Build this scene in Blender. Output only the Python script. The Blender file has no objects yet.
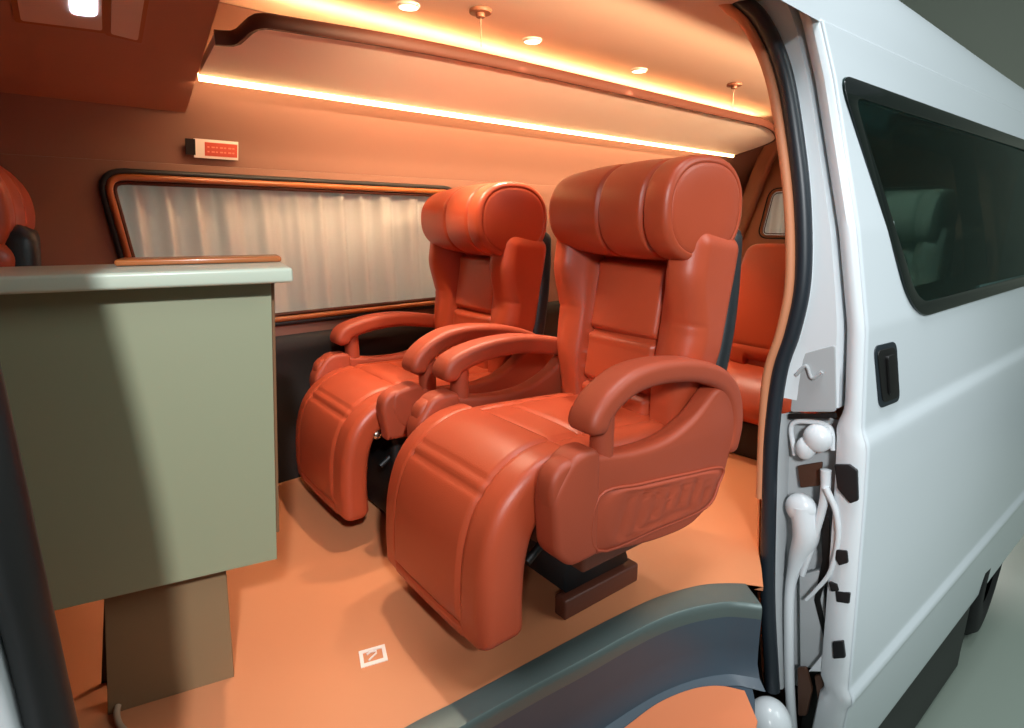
import bpy, bmesh, math, random
from mathutils import Vector, Matrix
random.seed(7)
C = bpy.context.scene.collection
sc = bpy.context.scene
PI = math.pi

# ------------------------------------------------------------------ camera
FPX = 582.0
PITCH = math.atan(142/582.0)
HEAD = math.radians(48.2)
CH = 0.95
cam = bpy.data.cameras.new('camera'); co = bpy.data.objects.new('camera', cam); C.objects.link(co)
cam.sensor_width = 36; cam.lens = FPX/1024*36; cam.clip_start = 0.02; cam.clip_end = 60
co.location = (0, 0, CH)
co.rotation_euler = (PI/2 - PITCH, 0, -(PI/2 - HEAD))
sc.camera = co

# ------------------------------------------------------------------ materials
def lin(c):
    return tuple(((x/255)/12.92 if x/255 <= .04045 else (((x/255)+.055)/1.055)**2.4) for x in c) + (1,)

def mat(name, rgb, rough=.5, metal=0, bump=0, bscale=200, coat=0, var=0.0, vscale=4, emit=0, spec=.5, trans=0, alpha=1, sheen=0, bdist=.002):
    m = bpy.data.materials.new(name); m.use_nodes = True
    nt = m.node_tree; b = nt.nodes['Principled BSDF']
    c = lin(rgb)
    b.inputs['Base Color'].default_value = c
    b.inputs['Roughness'].default_value = rough
    b.inputs['Metallic'].default_value = metal
    b.inputs['Coat Weight'].default_value = coat
    b.inputs['Coat Roughness'].default_value = .08
    b.inputs['Specular IOR Level'].default_value = spec
    b.inputs['Transmission Weight'].default_value = trans
    b.inputs['Sheen Weight'].default_value = sheen
    b.inputs['Alpha'].default_value = alpha
    if emit:
        b.inputs['Emission Color'].default_value = c
        b.inputs['Emission Strength'].default_value = emit
    tc = nt.nodes.new('ShaderNodeTexCoord')
    if var:
        n = nt.nodes.new('ShaderNodeTexNoise'); n.inputs['Scale'].default_value = vscale; n.inputs['Detail'].default_value = 4
        nt.links.new(tc.outputs['Object'], n.inputs['Vector'])
        mx = nt.nodes.new('ShaderNodeMix'); mx.data_type = 'RGBA'
        mx.inputs[6].default_value = tuple(x*(1-var) for x in c[:3])+(1,)
        mx.inputs[7].default_value = tuple(min(1, x*(1+var)) for x in c[:3])+(1,)
        nt.links.new(n.outputs['Fac'], mx.inputs[0]); nt.links.new(mx.outputs[2], b.inputs['Base Color'])
    if bump:
        v = nt.nodes.new('ShaderNodeTexVoronoi'); v.inputs['Scale'].default_value = bscale
        nt.links.new(tc.outputs['Object'], v.inputs['Vector'])
        bp = nt.nodes.new('ShaderNodeBump'); bp.inputs['Strength'].default_value = bump; bp.inputs['Distance'].default_value = bdist
        nt.links.new(v.outputs['Distance'], bp.inputs['Height']); nt.links.new(bp.outputs['Normal'], b.inputs['Normal'])
    return m

M = dict(
    leather=mat('orange_leather', (180, 74, 44), .38, bump=.12, bscale=420, var=.06, vscale=9),
    leather_side=mat('orange_leather_matte', (166, 70, 44), .5, bump=.12, bscale=420, var=.05),
    piping=mat('seam_thread', (150, 52, 28), .6),
    shell=mat('black_shell_plastic', (26, 32, 36), .45, bump=.1, bscale=500),
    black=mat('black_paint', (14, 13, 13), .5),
    steel=mat('bolt_steel', (200, 190, 175), .25, metal=1),
    floor=mat('tan_vinyl_floor', (208, 134, 92), .42, bump=.04, bscale=90, var=.04, vscale=3),
    wall=mat('beige_suede_wall', (142, 100, 84), .8, bump=.08, bscale=600, var=.03),
    dark_wall=mat('black_lower_wall', (34, 26, 22), .7, bump=.1, bscale=300),
    ceil=mat('beige_ceiling_fabric', (242, 212, 190), .8, bump=.06, bscale=600),
    valance=mat('pale_pink_valance', (246, 222, 206), .6, bump=.05, bscale=500),
    lip=mat('brown_leather_edge', (84, 36, 18), .6),
    cabinet=mat('overhead_brown_leather', (178, 120, 92), .7, bump=.08, bscale=500, var=.05),
    insert=mat('pale_panel_insert', (226, 190, 168), .25, coat=.3),
    ledw=mat('led_strip', (255, 214, 150), .5, emit=14),
    lamp=mat('downlight_lens', (255, 240, 214), .5, emit=4),
    lampring=mat('downlight_ring', (240, 225, 205), .35),
    reflectglow=mat('reflection_glow', (215, 228, 255), .4, emit=4),
    fitting=mat('brown_ceiling_fitting', (150, 92, 66), .5),
    frame=mat('window_frame_leather', (172, 98, 50), .28, coat=.4),
    rubber=mat('dark_rubber', (30, 30, 32), .45, spec=.5),
    seal=mat('blue_black_rubber', (30, 38, 46), .42, spec=.6),
    lining=mat('tan_door_lining', (214, 140, 100), .6),
    tabletop=mat('pale_green_laminate', (196, 204, 186), .35, coat=.2),
    tpanel=mat('sage_laminate', (146, 148, 120), .5, var=.02),
    tedge=mat('brown_edge_band', (120, 84, 56), .5),
    tsupport=mat('tan_laminate', (132, 106, 76), .55, var=.03),
    white=mat('white_car_paint', (214, 222, 228), .32, coat=.3),
    jamb=mat('white_jamb_paint', (226, 232, 236), .35, coat=.3),
    jambgrey=mat('grey_jamb_cover', (176, 180, 182), .5),
    metal_shade_brown=mat('brown_metal_and_shade', (96, 66, 52), .5, metal=.4),
    glassdark=mat('tinted_window_glass', (60, 88, 84), .04),
    frit=mat('black_window_border', (12, 20, 20), .12, coat=.4),
    trim=mat('dark_teal_step_trim', (96, 110, 108), .38, metal=.35),
    stepwall=mat('blue_grey_step_plastic', (66, 80, 92), .4, var=.05),
    mat_orange=mat('orange_step_mat', (236, 138, 92), .5, bump=.05, bscale=90),
    stick_w=mat('sticker_white', (240, 225, 215), .5),
    stick_r=mat('sticker_red', (205, 84, 66), .5),
    stick_t=mat('sticker_text', (232, 140, 118), .5),
    stick_b=mat('sticker_black', (18, 16, 16), .5),
    ground=mat('showroom_floor', (148, 160, 150), .35, var=.05, vscale=1),
    showwall=mat('showroom_wall', (178, 186, 174), .8, var=.04, vscale=1),
    tyre=mat('tyre_rubber', (22, 22, 24), .8),
    cord=mat('pale_cord', (180, 150, 125), .5),
)
# curtain: thin pale fabric letting daylight through
def curtain_mat():
    m = mat('cream_curtain', (238, 232, 226), .85, bump=.1, bscale=900, var=.03)
    nt = m.node_tree; b = nt.nodes['Principled BSDF']; out = nt.nodes['Material Output']
    t = nt.nodes.new('ShaderNodeBsdfTranslucent'); t.inputs['Color'].default_value = lin((235, 228, 222))
    mx = nt.nodes.new('ShaderNodeMixShader'); mx.inputs[0].default_value = .35
    nt.links.new(b.outputs[0], mx.inputs[1]); nt.links.new(t.outputs[0], mx.inputs[2]); nt.links.new(mx.outputs[0], out.inputs['Surface'])
    return m
M['curtain'] = curtain_mat()
def pane_mat(name, tint, gl):
    m = bpy.data.materials.new(name); m.use_nodes = True; nt = m.node_tree
    nt.nodes.remove(nt.nodes['Principled BSDF']); out = nt.nodes['Material Output']
    t = nt.nodes.new('ShaderNodeBsdfTransparent'); t.inputs[0].default_value = tint+(1,)
    g = nt.nodes.new('ShaderNodeBsdfGlossy'); g.inputs['Roughness'].default_value = .03; g.inputs['Color'].default_value = (.8, .95, .95, 1)
    fr = nt.nodes.new('ShaderNodeFresnel'); fr.inputs[0].default_value = 1.45
    mm = nt.nodes.new('ShaderNodeMath'); mm.operation = 'MULTIPLY'; mm.inputs[1].default_value = gl
    mx = nt.nodes.new('ShaderNodeMixShader')
    nt.links.new(fr.outputs[0], mm.inputs[0]); nt.links.new(mm.outputs[0], mx.inputs[0])
    nt.links.new(t.outputs[0], mx.inputs[1]); nt.links.new(g.outputs[0], mx.inputs[2]); nt.links.new(mx.outputs[0], out.inputs['Surface'])
    return m
M['glassdark'] = pane_mat('tinted_glass', (.25, .34, .32), .6)
M['glassclear'] = pane_mat('clear_glass', (.85, .9, .88), 1.0)
M['brown_metal'] = mat('brown_base_metal', (92, 48, 34), .5)

# ------------------------------------------------------------------ object helpers
def link(name, me, m, parent=None, smooth=True, angle=None):
    o = bpy.data.objects.new(name, me); C.objects.link(o)
    if m is not None: me.materials.append(m)
    for p in me.polygons: p.use_smooth = smooth
    if parent is not None: o.parent = parent
    return o

def from_bm(name, bm, m, parent=None, smooth=False, sharp=None):
    bmesh.ops.recalc_face_normals(bm, faces=bm.faces)
    me = bpy.data.meshes.new(name)
    if sharp:
        for e in bm.edges:
            if len(e.link_faces) == 2 and e.calc_face_angle(0) > sharp: e.smooth = False
        smooth = True
    bm.to_mesh(me); bm.free()
    return link(name, me, m, parent, smooth)

def thing(name, label=None, cat=None, loc=(0, 0, 0), rz=0, group=None, kind=None):
    o = bpy.data.objects.new(name, None); C.objects.link(o)
    o.location = loc; o.rotation_euler = (0, 0, rz); o.empty_display_size = .05
    return tag(o, label, cat, group, kind)

def tag(o, label=None, cat=None, group=None, kind=None):
    if label: o['label'] = label
    if cat: o['category'] = cat
    if group: o['group'] = group
    if kind: o['kind'] = kind
    return o

def catmull(pts, n=8, closed=False):
    P = [Vector(p) for p in pts]; N = len(P); out = []
    segs = N if closed else N-1
    for i in range(segs):
        p1, p2 = P[i], P[(i+1) % N]
        p0 = P[(i-1) % N] if (closed or i > 0) else p1*2-p2
        p3 = P[(i+2) % N] if (closed or i+2 < N) else p2*2-p1
        for k in range(n):
            t = k/n
            out.append(.5*((2*p1)+(p2-p0)*t+(2*p0-5*p1+4*p2-p3)*t*t+(3*p1-p0-3*p2+p3)*t**3))
    if not closed: out.append(P[-1].copy())
    return out

def resample(P, step):
    L = [0]
    for a, b in zip(P, P[1:]): L.append(L[-1]+(b-a).length)
    n = max(2, int(round(L[-1]/step))); out = []; j = 0
    for i in range(n+1):
        s = L[-1]*i/n
        while j < len(P)-2 and L[j+1] < s: j += 1
        d = L[j+1]-L[j]
        out.append(P[j].lerp(P[j+1], 0 if d == 0 else (s-L[j])/d))
    return out, L[-1]

def rrect(W, T, r, step=.012):
    """rounded-rectangle outline as (a, b) points, evenly sampled, counter-clockwise from the right side"""
    r = min(r, W/2-.0005, T/2-.0005)
    pts = []
    nx = max(1, int((W-2*r)/step)); ny = max(1, int((T-2*r)/step)); na = 6
    def arc(cx, cy, a0):
        return [(cx+r*math.cos(a0+PI/2*k/na), cy+r*math.sin(a0+PI/2*k/na)) for k in range(na)]
    pts += arc(W/2-r, T/2-r, 0)
    pts += [((W/2-r)-(W-2*r)*k/nx, T/2) for k in range(nx)]
    pts += arc(-W/2+r, T/2-r, PI/2)
    pts += [(-W/2, (T/2-r)-(T-2*r)*k/ny) for k in range(ny)]
    pts += arc(-W/2+r, -T/2+r, PI)
    pts += [((-W/2+r)+(W-2*r)*k/nx, -T/2) for k in range(nx)]
    pts += arc(W/2-r, -T/2+r, 1.5*PI)
    pts += [(W/2, (-T/2+r)+(T-2*r)*k/ny) for k in range(ny)]
    return pts

def sweep(path, W, T, r, side=(0, 1, 0), endr=.02, step=.01, disp=None, closed=False, sstep=.012, name=None, material=None, parent=None):
    """sweep a rounded rectangle (W along 'side', T along the normal) along a path.
    W, T may be functions of u in 0..1. disp(u, s, a, b, L) -> offset along the b (normal) direction"""
    fW = W if callable(W) else (lambda u: W); fT = T if callable(T) else (lambda u: T)
    P, L = resample(path, step); n = len(P)
    if closed: P = P[:-1]; n = len(P)
    sd = Vector(side)
    base = rrect(1.0*max(fW(0), fW(.5), fW(1)), max(fT(0), fT(.5), fT(1)), r, sstep)
    W0 = max(fW(0), fW(.5), fW(1)); T0 = max(fT(0), fT(.5), fT(1))
    bm = bmesh.new(); rings = []
    stations = []
    if closed or endr <= 0:
        stations = [(i, 0) for i in range(n)]
    else:
        stations = [(i, None) for i in range(n)]
    for i, _ in stations:
        u = i/(n-1) if not closed else i/n
        a = P[(i-1) % n] if (closed or i > 0) else P[0]; b = P[(i+1) % n] if (closed or i < n-1) else P[-1]
        t = (b-a).normalized(); s_ = (sd - t*sd.dot(t)).normalized(); nn = s_.cross(t).normalized()
        ins = 0
        if not closed and endr > 0:
            d = min(u, 1-u)*L
            if d < endr: ins = endr-math.sqrt(max(0, endr*endr-(endr-d)**2))
        kw = max(.05, (fW(u)-2*ins)/W0); kt = max(.05, (fT(u)-2*ins)/T0)
        ring = []
        for (x, y) in base:
            X, Y = x*kw, y*kt
            if disp: Y += disp(u, u*L, X, Y, L)
            ring.append(bm.verts.new(P[i]+s_*X+nn*Y))
        rings.append(ring)
    m = len(base)
    rng = range(n) if closed else range(n-1)
    for i in rng:
        A, B = rings[i], rings[(i+1) % n]
        for k in range(m):
            bm.faces.new((A[k], A[(k+1) % m], B[(k+1) % m], B[k]))
    if not closed:
        for R in (rings[0], rings[-1]): bm.faces.new(R)
    if name is None: return bm
    return from_bm(name, bm, material, parent, smooth=True, sharp=math.radians(50))

def tube(path, rad, name, m, parent=None, closed=False, seg=12, flat=1.0, side=(0, 1, 0)):
    n = len(path); bm = bmesh.new(); rings = []
    fr = rad if callable(rad) else (lambda u: rad)
    prev = None
    for i, p in enumerate(path):
        a = path[(i-1) % n] if (closed or i > 0) else path[0]; b = path[(i+1) % n] if (closed or i < n-1) else path[-1]
        t = (b-a).normalized()
        if prev is None:
            s_ = Vector(side) - t*Vector(side).dot(t)
            if s_.length < 1e-3: s_ = Vector((1, 0, .1))-t*Vector((1, 0, .1)).dot(t)
            s_.normalize()
        else:
            s_ = (prev-t*prev.dot(t)).normalized()
        prev = s_; nn = t.cross(s_)
        r = fr(i/max(1, n-1))
        rings.append([bm.verts.new(p+s_*(r*flat*math.cos(2*PI*k/seg))+nn*(r*math.sin(2*PI*k/seg))) for k in range(seg)])
    for i in (range(n) if closed else range(n-1)):
        A, B = rings[i], rings[(i+1) % n]
        for k in range(seg): bm.faces.new((A[k], A[(k+1) % seg], B[(k+1) % seg], B[k]))
    if not closed: bm.faces.new(rings[0]); bm.faces.new(rings[-1])
    return from_bm(name, bm, m, parent, smooth=True, sharp=math.radians(60))

def box(name, lo, hi, m, parent=None, bev=.004, seg=3):
    bm = bmesh.new(); bmesh.ops.create_cube(bm, size=1)
    for v in bm.verts:
        v.co = Vector([(lo[i]+hi[i])/2+v.co[i]*(hi[i]-lo[i]) for i in range(3)])
    if bev: bmesh.ops.bevel(bm, geom=list(bm.edges), offset=bev, segments=seg, affect='EDGES', profile=.5)
    return from_bm(name, bm, m, parent, sharp=math.radians(40))

def plate(name, outline, depth, m, parent=None, holes=(), bevel=.004, axis='y', at=0.0, res=3):
    """flat shape filled in 2-D (with holes), thickness 'depth' centred at 'at' along the axis.
    axis 'y': outline is (x, z); axis 'x': (y, z); axis 'z': (x, y)"""
    cu = bpy.data.curves.new('tmp', 'CURVE'); cu.dimensions = '2D'; cu.fill_mode = 'BOTH'
    cu.extrude = max(0, depth/2-bevel); cu.bevel_depth = bevel; cu.bevel_resolution = res; cu.offset = -bevel
    for pl in [outline]+list(holes):
        s = cu.splines.new('POLY'); s.points.add(len(pl)-1); s.use_cyclic_u = True
        for p, q in zip(s.points, pl): p.co = (q[0], q[1], 0, 1)
    tmp = bpy.data.objects.new('tmp', cu); C.objects.link(tmp)
    dg = bpy.context.evaluated_depsgraph_get()
    me = bpy.data.meshes.new_from_object(tmp.evaluated_get(dg))
    bpy.data.objects.remove(tmp); bpy.data.curves.remove(cu)
    bm = bmesh.new(); bm.from_mesh(me); bpy.data.meshes.remove(me)
    bmesh.ops.remove_doubles(bm, verts=bm.verts, dist=1e-6)
    for v in bm.verts:
        a, b, c = v.co
        v.co = {'y': Vector((a, at-c, b)), 'x': Vector((at+c, a, b)), 'z': Vector((a, b, at+c))}[axis]
    return from_bm(name, bm, m, parent, sharp=math.radians(35))

def rpoly(pts, r, n=6):
    """round the corners of a polygon; r number or list"""
    out = []; N = len(pts)
    for i, p in enumerate(pts):
        p = Vector(p); a = Vector(pts[i-1]); b = Vector(pts[(i+1) % N])
        rr = r[i] if isinstance(r, (list, tuple)) else r
        if rr <= 0: out.append(tuple(p)); continue
        da = (a-p); db = (b-p); d = min(rr, da.length*.49, db.length*.49)
        A = p+da.normalized()*d; B = p+db.normalized()*d
        for k in range(n+1):
            t = k/n; out.append(tuple(A*(1-t)**2+p*2*t*(1-t)+B*t*t))
    return out

def disc(name, c, r, h, m, parent=None, axis=(0, 0, 1), seg=32, bev=.002, ry=None):
    bm = bmesh.new(); bmesh.ops.create_cone(bm, cap_ends=True, segments=seg, radius1=r, radius2=r, depth=h)
    if bev:
        ed = [e for e in bm.edges if any(len(f.verts) > 4 for f in e.link_faces)]
        bmesh.ops.bevel(bm, geom=ed, offset=bev, segments=3, affect='EDGES', profile=.5)
    if ry: bmesh.ops.scale(bm, vec=(1, ry, 1), verts=bm.verts)
    q = Vector((0, 0, 1)).rotation_difference(Vector(axis).normalized())
    for v in bm.verts: v.co = q @ v.co + Vector(c)
    return from_bm(name, bm, m, parent, sharp=math.radians(40))

def blob(name, c, s, m, parent=None, sub=3, rot=None):
    bm = bmesh.new(); bmesh.ops.create_icosphere(bm, subdivisions=sub, radius=1)
    for v in bm.verts:
        q = Vector((v.co.x*s[0], v.co.y*s[1], v.co.z*s[2]))
        if rot: q = rot @ q
        v.co = q+Vector(c)
    return from_bm(name, bm, m, parent, smooth=True)

def gz(d, w): return math.exp(-(d/w)**2)
def sst(a, b, x):
    t = max(0, min(1, (x-a)/(b-a))); return t*t*(3-2*t)

# ------------------------------------------------------------------ the reclining seat (faces -X, x0 = 0 at seat middle)
X0 = 1.05
def make_seat(label, group=None, thick=.118, short=False):
    t = thing('captain_seat', label, 'seat', (0, 0, 0), 0, group)
    lx = lambda pts: [Vector((x-X0, 0, z)) for x, z in pts]
    # leg rest: hangs from the front of the cushion, face towards -X
    path = catmull(lx([(.700, .082), (.700, .19), (.712, .29), (.745, .365), (.812, .412), (.90, .424)]), 10)
    def d_leg(u, s, a, b, L):
        if b <= 0: return 0
        W = .43
        o = .012*(1-(2*a/W)**2)*math.sin(PI*min(1, u*1.02))**.5
        o -= .007*gz(abs(a)-.145, .005)*sst(.05, .09, s)
        if abs(a) < .147:
            o -= .006*gz(s-.045, .005)+.006*gz(s-.29, .005)+.004*gz(s-.312, .004)
            o += .003
        return o
    sweep(path, .445, thick, .026, side=(0, -1, 0), endr=.026, step=.005, sstep=.005, disp=d_leg, name='leg_rest', material=M['leather'], parent=t)
    # seat cushion
    path = catmull(lx([(.86, .40), (1.0, .395), (1.15, .385), (1.30, .375)]), 8)
    def d_cush(u, s, a, b, L):
        if b <= 0: return 0
        o = .018*(1-(2*a/.44)**2)-.007*gz(abs(a)-.14, .006)
        if abs(a) < .14: o -= .006*gz(s-.12, .006)
        return o
    sweep(path, .43, .13, .04, side=(0, -1, 0), endr=.04, step=.008, sstep=.008, disp=d_cush, name='seat_cushion', material=M['leather'], parent=t)
    # backrest with side bolsters
    path = catmull(lx([(1.285, .40), (1.30, .52), (1.325, .68), (1.352, .84), (1.364, .928)]), 8)
    def wb(u): return .43+.078*sst(.05, .5, u)
    def d_back(u, s, a, b, L):
        if b <= 0: return 0
        W = wb(u); o = 0
        e = abs(a)
        ce = .125
        o -= .022*gz(e-ce, .007)
        if e > ce:
            q = (e-ce)/max(.01, W/2-ce)
            o += .032*math.sin(PI*min(1, q*.85+.08))*sst(.05, .35, u)+.05*sst(.50, .80, u)*sst(0, .5, q)
            o -= .004*gz(s-.30, .006)*q
        else:
            q = 1-(a/ce)**2
            o += .012*q
            for sc_ in (.10, .245, .45):
                o -= .020*gz(s-sc_, .008)
                o += .003*gz(s-sc_+.02, .01)
        return o
    sweep(path, wb, .11, .030, side=(0, -1, 0), endr=.045, step=.006, sstep=.006, disp=d_back, name='backrest', material=M['leather'], parent=t)
    # black shell behind
    path = catmull(lx([(1.345, .38), (1.365, .55), (1.39, .72), (1.412, .88), (1.418, .945)]), 8)
    sweep(path, lambda u: .47+.05*math.sin(PI*u), .055, .022, endr=.03, step=.015, sstep=.02, name='back_shell', material=M['shell'], parent=t)
    # headrest: a roll along Y in three panels, turned slightly
    cx, cz = 1.275-X0, .978
    bm = bmesh.new(); rings = []; seg = 64
    YR, YL = -.238, .225
    ERR, ERL = .014, .036
    S1, S2 = -.160, -.005
    def ysm():
        o_ = [YR+ERR*(1-math.cos(PI/2*k/6)) for k in range(7)]
        o_ += [YR+ERR+(YL-YR-ERR-ERL)*k/110 for k in range(1, 110)]
        o_ += [YL-ERL*(1-math.cos(PI/2*k/8)) for k in range(8, -1, -1)]
        return o_
    def rot(x, y, z):
        a_ = math.radians(5); dx, dy = x-cx, y-YR
        return (cx+dx*math.cos(a_)+dy*math.sin(a_), YR-dx*math.sin(a_)+dy*math.cos(a_), z)
    for y in ysm():
        ins = 0
        d = y-YR
        if d < ERR: ins = ERR-math.sqrt(max(0, ERR**2-(ERR-d)**2))
        d = YL-y
        if d < ERL: ins = ERL-math.sqrt(max(0, ERL**2-(ERL-d)**2))
        grv = .016*(gz(y-S1, .005)+gz(y-S2, .005))
        if y < S1: q = (y-YR)/(S1-YR)
        elif y < S2: q = (y-S1)/(S2-S1)
        else: q = (y-S2)/(YL-S2)
        puff = .006*math.sin(PI*max(0, min(1, q)))**.7
        ring = []
        tap = 1-.10*sst(0, YL, y)
        for k in range(seg):
            th = 2*PI*k/seg; c_, s_ = math.cos(th), math.sin(th)
            ex = abs(c_)**(2/2.35)*math.copysign(1, c_); ez = abs(s_)**(2/2.35)*math.copysign(1, s_)
            rx = .132*(1-.04*sst(0, YL, y))-ins-grv+puff; rz_ = .118*tap-ins-grv+puff*.6
            ring.append(bm.verts.new(rot(cx+rx*ex, y, cz+rz_*ez)))
        rings.append(ring)
    for A, B in zip(rings, rings[1:]):
        for k in range(seg): bm.faces.new((A[k], A[(k+1) % seg], B[(k+1) % seg], B[k]))
    for R, sg in ((rings[0], -1), (rings[-1], 1)):
        c0 = sum((v.co for v in R), Vector())/seg
        dn = Vector(rot(cx, YR+sg, cz))-Vector(rot(cx, YR, cz))
        prev = R
        for f, dy in [(.985, -.0015), (.97, .0), (.90, .002), (.6, .004), (.25, .005)]:
            cur = [bm.verts.new(c0+(v.co-c0)*f+dn*dy) for v in R]
            for k in range(seg): bm.faces.new((prev[k], prev[(k+1) % seg], cur[(k+1) % seg], cur[k]))
            prev = cur
        bm.faces.new(prev)
    from_bm('headrest', bm, M['leather'], t, smooth=True, sharp=math.radians(60))
    # arms and side panels
    for sd in (-1, 1):
        yc = sd*.262; ax = .028 if sd < 0 else .012; al = 0 if sd < 0 else .026
        path = catmull([Vector((x-X0, yc, z)) for x, z in [(.853+ax, .530), (.862+ax, .568), (.91+ax*.8, .604-al*.6), (.99+ax*.4, .628-al), (1.10, .630-al), (1.22, .612-al), (1.32, .575-al*.6), (1.38, .52), (1.405, .44), (1.39, .36)]], 8)
        sweep(path, lambda u: .086-.026*u, lambda u: .056-.006*u, .019, endr=.024, step=.008, sstep=.01, name='armrest', material=M['leather_side'], parent=t)
        tube([Vector((.897+ax-X0, yc, z)) for z in (.44, .48, .53, .57)], .026, 'arm_post', M['leather_side'], t)
        out = catmull([(.80, .285), (.775, .37), (.765, .455), (.80, .492), (.88, .488), (1.0, .468), (1.12, .468), (1.22, .50), (1.30, .555), (1.365, .545), (1.405, .47), (1.385, .37), (1.345, .275), (1.25, .215), (1.12, .215), (.95, .245)], 6, True)
        zl = .345 if (short and sd < 0) else -1
        sp = plate('side_panel', [(p[0]-X0, max(p[1], zl+(p[0]-.8)*-.05 if zl > 0 else p[1])) for p in out], .055, M['leather_side'], t, axis='y', at=yc, bevel=.014, res=4)
        if zl > 0:
            sh_ = rpoly([(.885, .505), (.80, .490), (.79, .44), (.815, .385), (.905, .345), (.94, .40)], .02)
            plate('front_shield', [(x-X0, z) for x, z in sh_], .07, M['leather_side'], t, axis='y', at=yc-sd*.004, bevel=.012, res=4)
            continue
        # quilted pocket on the outer face
        yo = yc+sd*.0275
        pk = catmull([(.895, .27), (.895, .395), (1.03, .385), (1.20, .362), (1.345, .338), (1.338, .295), (1.29, .245), (1.1, .250)], 5, True)
        def inside(x, z, poly):
            c = False; n_ = len(poly); j = n_-1
            for i in range(n_):
                if (poly[i][1] > z) != (poly[j][1] > z) and x < (poly[j][0]-poly[i][0])*(z-poly[i][1])/(poly[j][1]-poly[i][1])+poly[i][0]: c = not c
                j = i
            return c
        bm = bmesh.new(); cxp = sum(p[0] for p in pk)/len(pk); czp = sum(p[1] for p in pk)/len(pk)
        rings = []
        NR = 16
        for j in range(NR+1):
            f = 1-j/NR*.98
            ring = []
            for p in pk:
                x = cxp+(p[0]-cxp)*f; z = czp+(p[1]-czp)*f
                h = .009*sst(0, .16, 1-f)
                h -= .006*gz(((x-1.0)*1.0+(z-.33)*-.35) % .052-.026, .008)*sst(.12, .3, 1-f)*(1 if .95 < x < 1.28 else .0)
                ring.append(bm.verts.new((x-X0, yo+sd*(h-.001), z)))
            rings.append(ring)
        for A, B in zip(rings, rings[1:]):
            for k in range(len(A)): bm.faces.new((A[k], A[(k+1) % len(A)], B[(k+1) % len(A)], B[k]))
        bm.faces.new(rings[-1])
        po = from_bm('pocket', bm, M['leather_side'], sp, smooth=True)
        tube([Vector((p[0]-X0, yo+sd*.001, p[1])) for p in pk], .0035, 'pocket_piping', M['leather_side'], sp, closed=True, seg=8)
        # front shield
        fo = rpoly([(.885+ax*.4, .505), (.795+ax, .505), (.738+ax, .43), (.748+ax, .30), (.79+ax, .258), (.888+ax*.4, .258)], [.03, .03, .03, .02, .02, .02])
        plate('front_shield', [(x-X0, z) for x, z in fo], .07, M['leather_side'], t, axis='y', at=yc-sd*.004, bevel=.014, res=4)
    # mechanism below
    box('seat_pan', (.90-X0, -.245, .185), (1.32-X0, .245, .33), M['brown_metal'], t, .01)
    bm = bmesh.new(); bmesh.ops.create_cube(bm, size=1)
    for v in bm.verts:
        top = v.co.z > 0
        v.co = Vector((1.06-X0+v.co.x*(.16 if top else .24), v.co.y*(.24 if top else .30), .06 if not top else .245))
    bmesh.ops.bevel(bm, geom=list(bm.edges), offset=.01, segments=2, affect='EDGES')
    from_bm('pedestal', bm, M['shell'], t, sharp=.6)
    if short: box('underseat_shade', (.83-X0, -.20, .012), (1.30-X0, .20, .33), M['black'], t, .02)  # black block standing in for the deep shade under the far seat
    for sd in (-1, 1):
        box('floor_rail', (.93-X0, sd*.14-.02, 0), (1.20-X0, sd*.14+.02, .055), M['brown_metal'], t, .006)
        tube([Vector((.80-X0, sd*.17, .22)), Vector((.86-X0, sd*.17, .26)), Vector((.93-X0, sd*.17, .28))], .010, 'link_arm', M['black'], t)
        blob('bolt', (.845-X0-(.07 if short else 0), sd*.215, .345 if short else .262), (.016, .012, .016), M['steel'], t, 2)
        blob('bolt', (.872-X0-(.065 if short else 0), sd*.215, .392 if short else .296), (.009, .008, .009), M['steel'], t, 2)
    return t

def kids(o): return [c for c in bpy.data.objects if c.parent == o]
def copy_tree(o, parent=None):
    c = o.copy(); C.objects.link(c)
    if parent is not None: c.parent = parent
    for ch in kids(o): copy_tree(ch, c)
    return c

seat = make_seat('large orange leather recliner seat nearest the door, in front of the sunken step', 'orange recliner seats')
seat.location = (X0, .985, 0); seat.rotation_euler.z = math.radians(-4)
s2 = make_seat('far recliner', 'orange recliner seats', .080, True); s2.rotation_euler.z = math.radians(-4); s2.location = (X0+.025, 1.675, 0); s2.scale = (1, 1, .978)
s2['label'] = 'orange leather recliner seat against the curtained window, beyond the nearest one'
s3 = copy_tree(seat); s3.location = (-.295, 1.70, .0)
s3['label'] = 'orange seat cut off by the left edge, behind the sage desk'
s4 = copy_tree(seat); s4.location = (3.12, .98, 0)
s4['label'] = 'pale seat seen dimly through the tinted door window'
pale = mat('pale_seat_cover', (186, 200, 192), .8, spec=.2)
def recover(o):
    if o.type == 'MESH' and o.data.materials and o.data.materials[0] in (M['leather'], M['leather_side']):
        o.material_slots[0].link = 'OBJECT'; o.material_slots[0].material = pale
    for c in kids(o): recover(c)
recover(s4)

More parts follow.
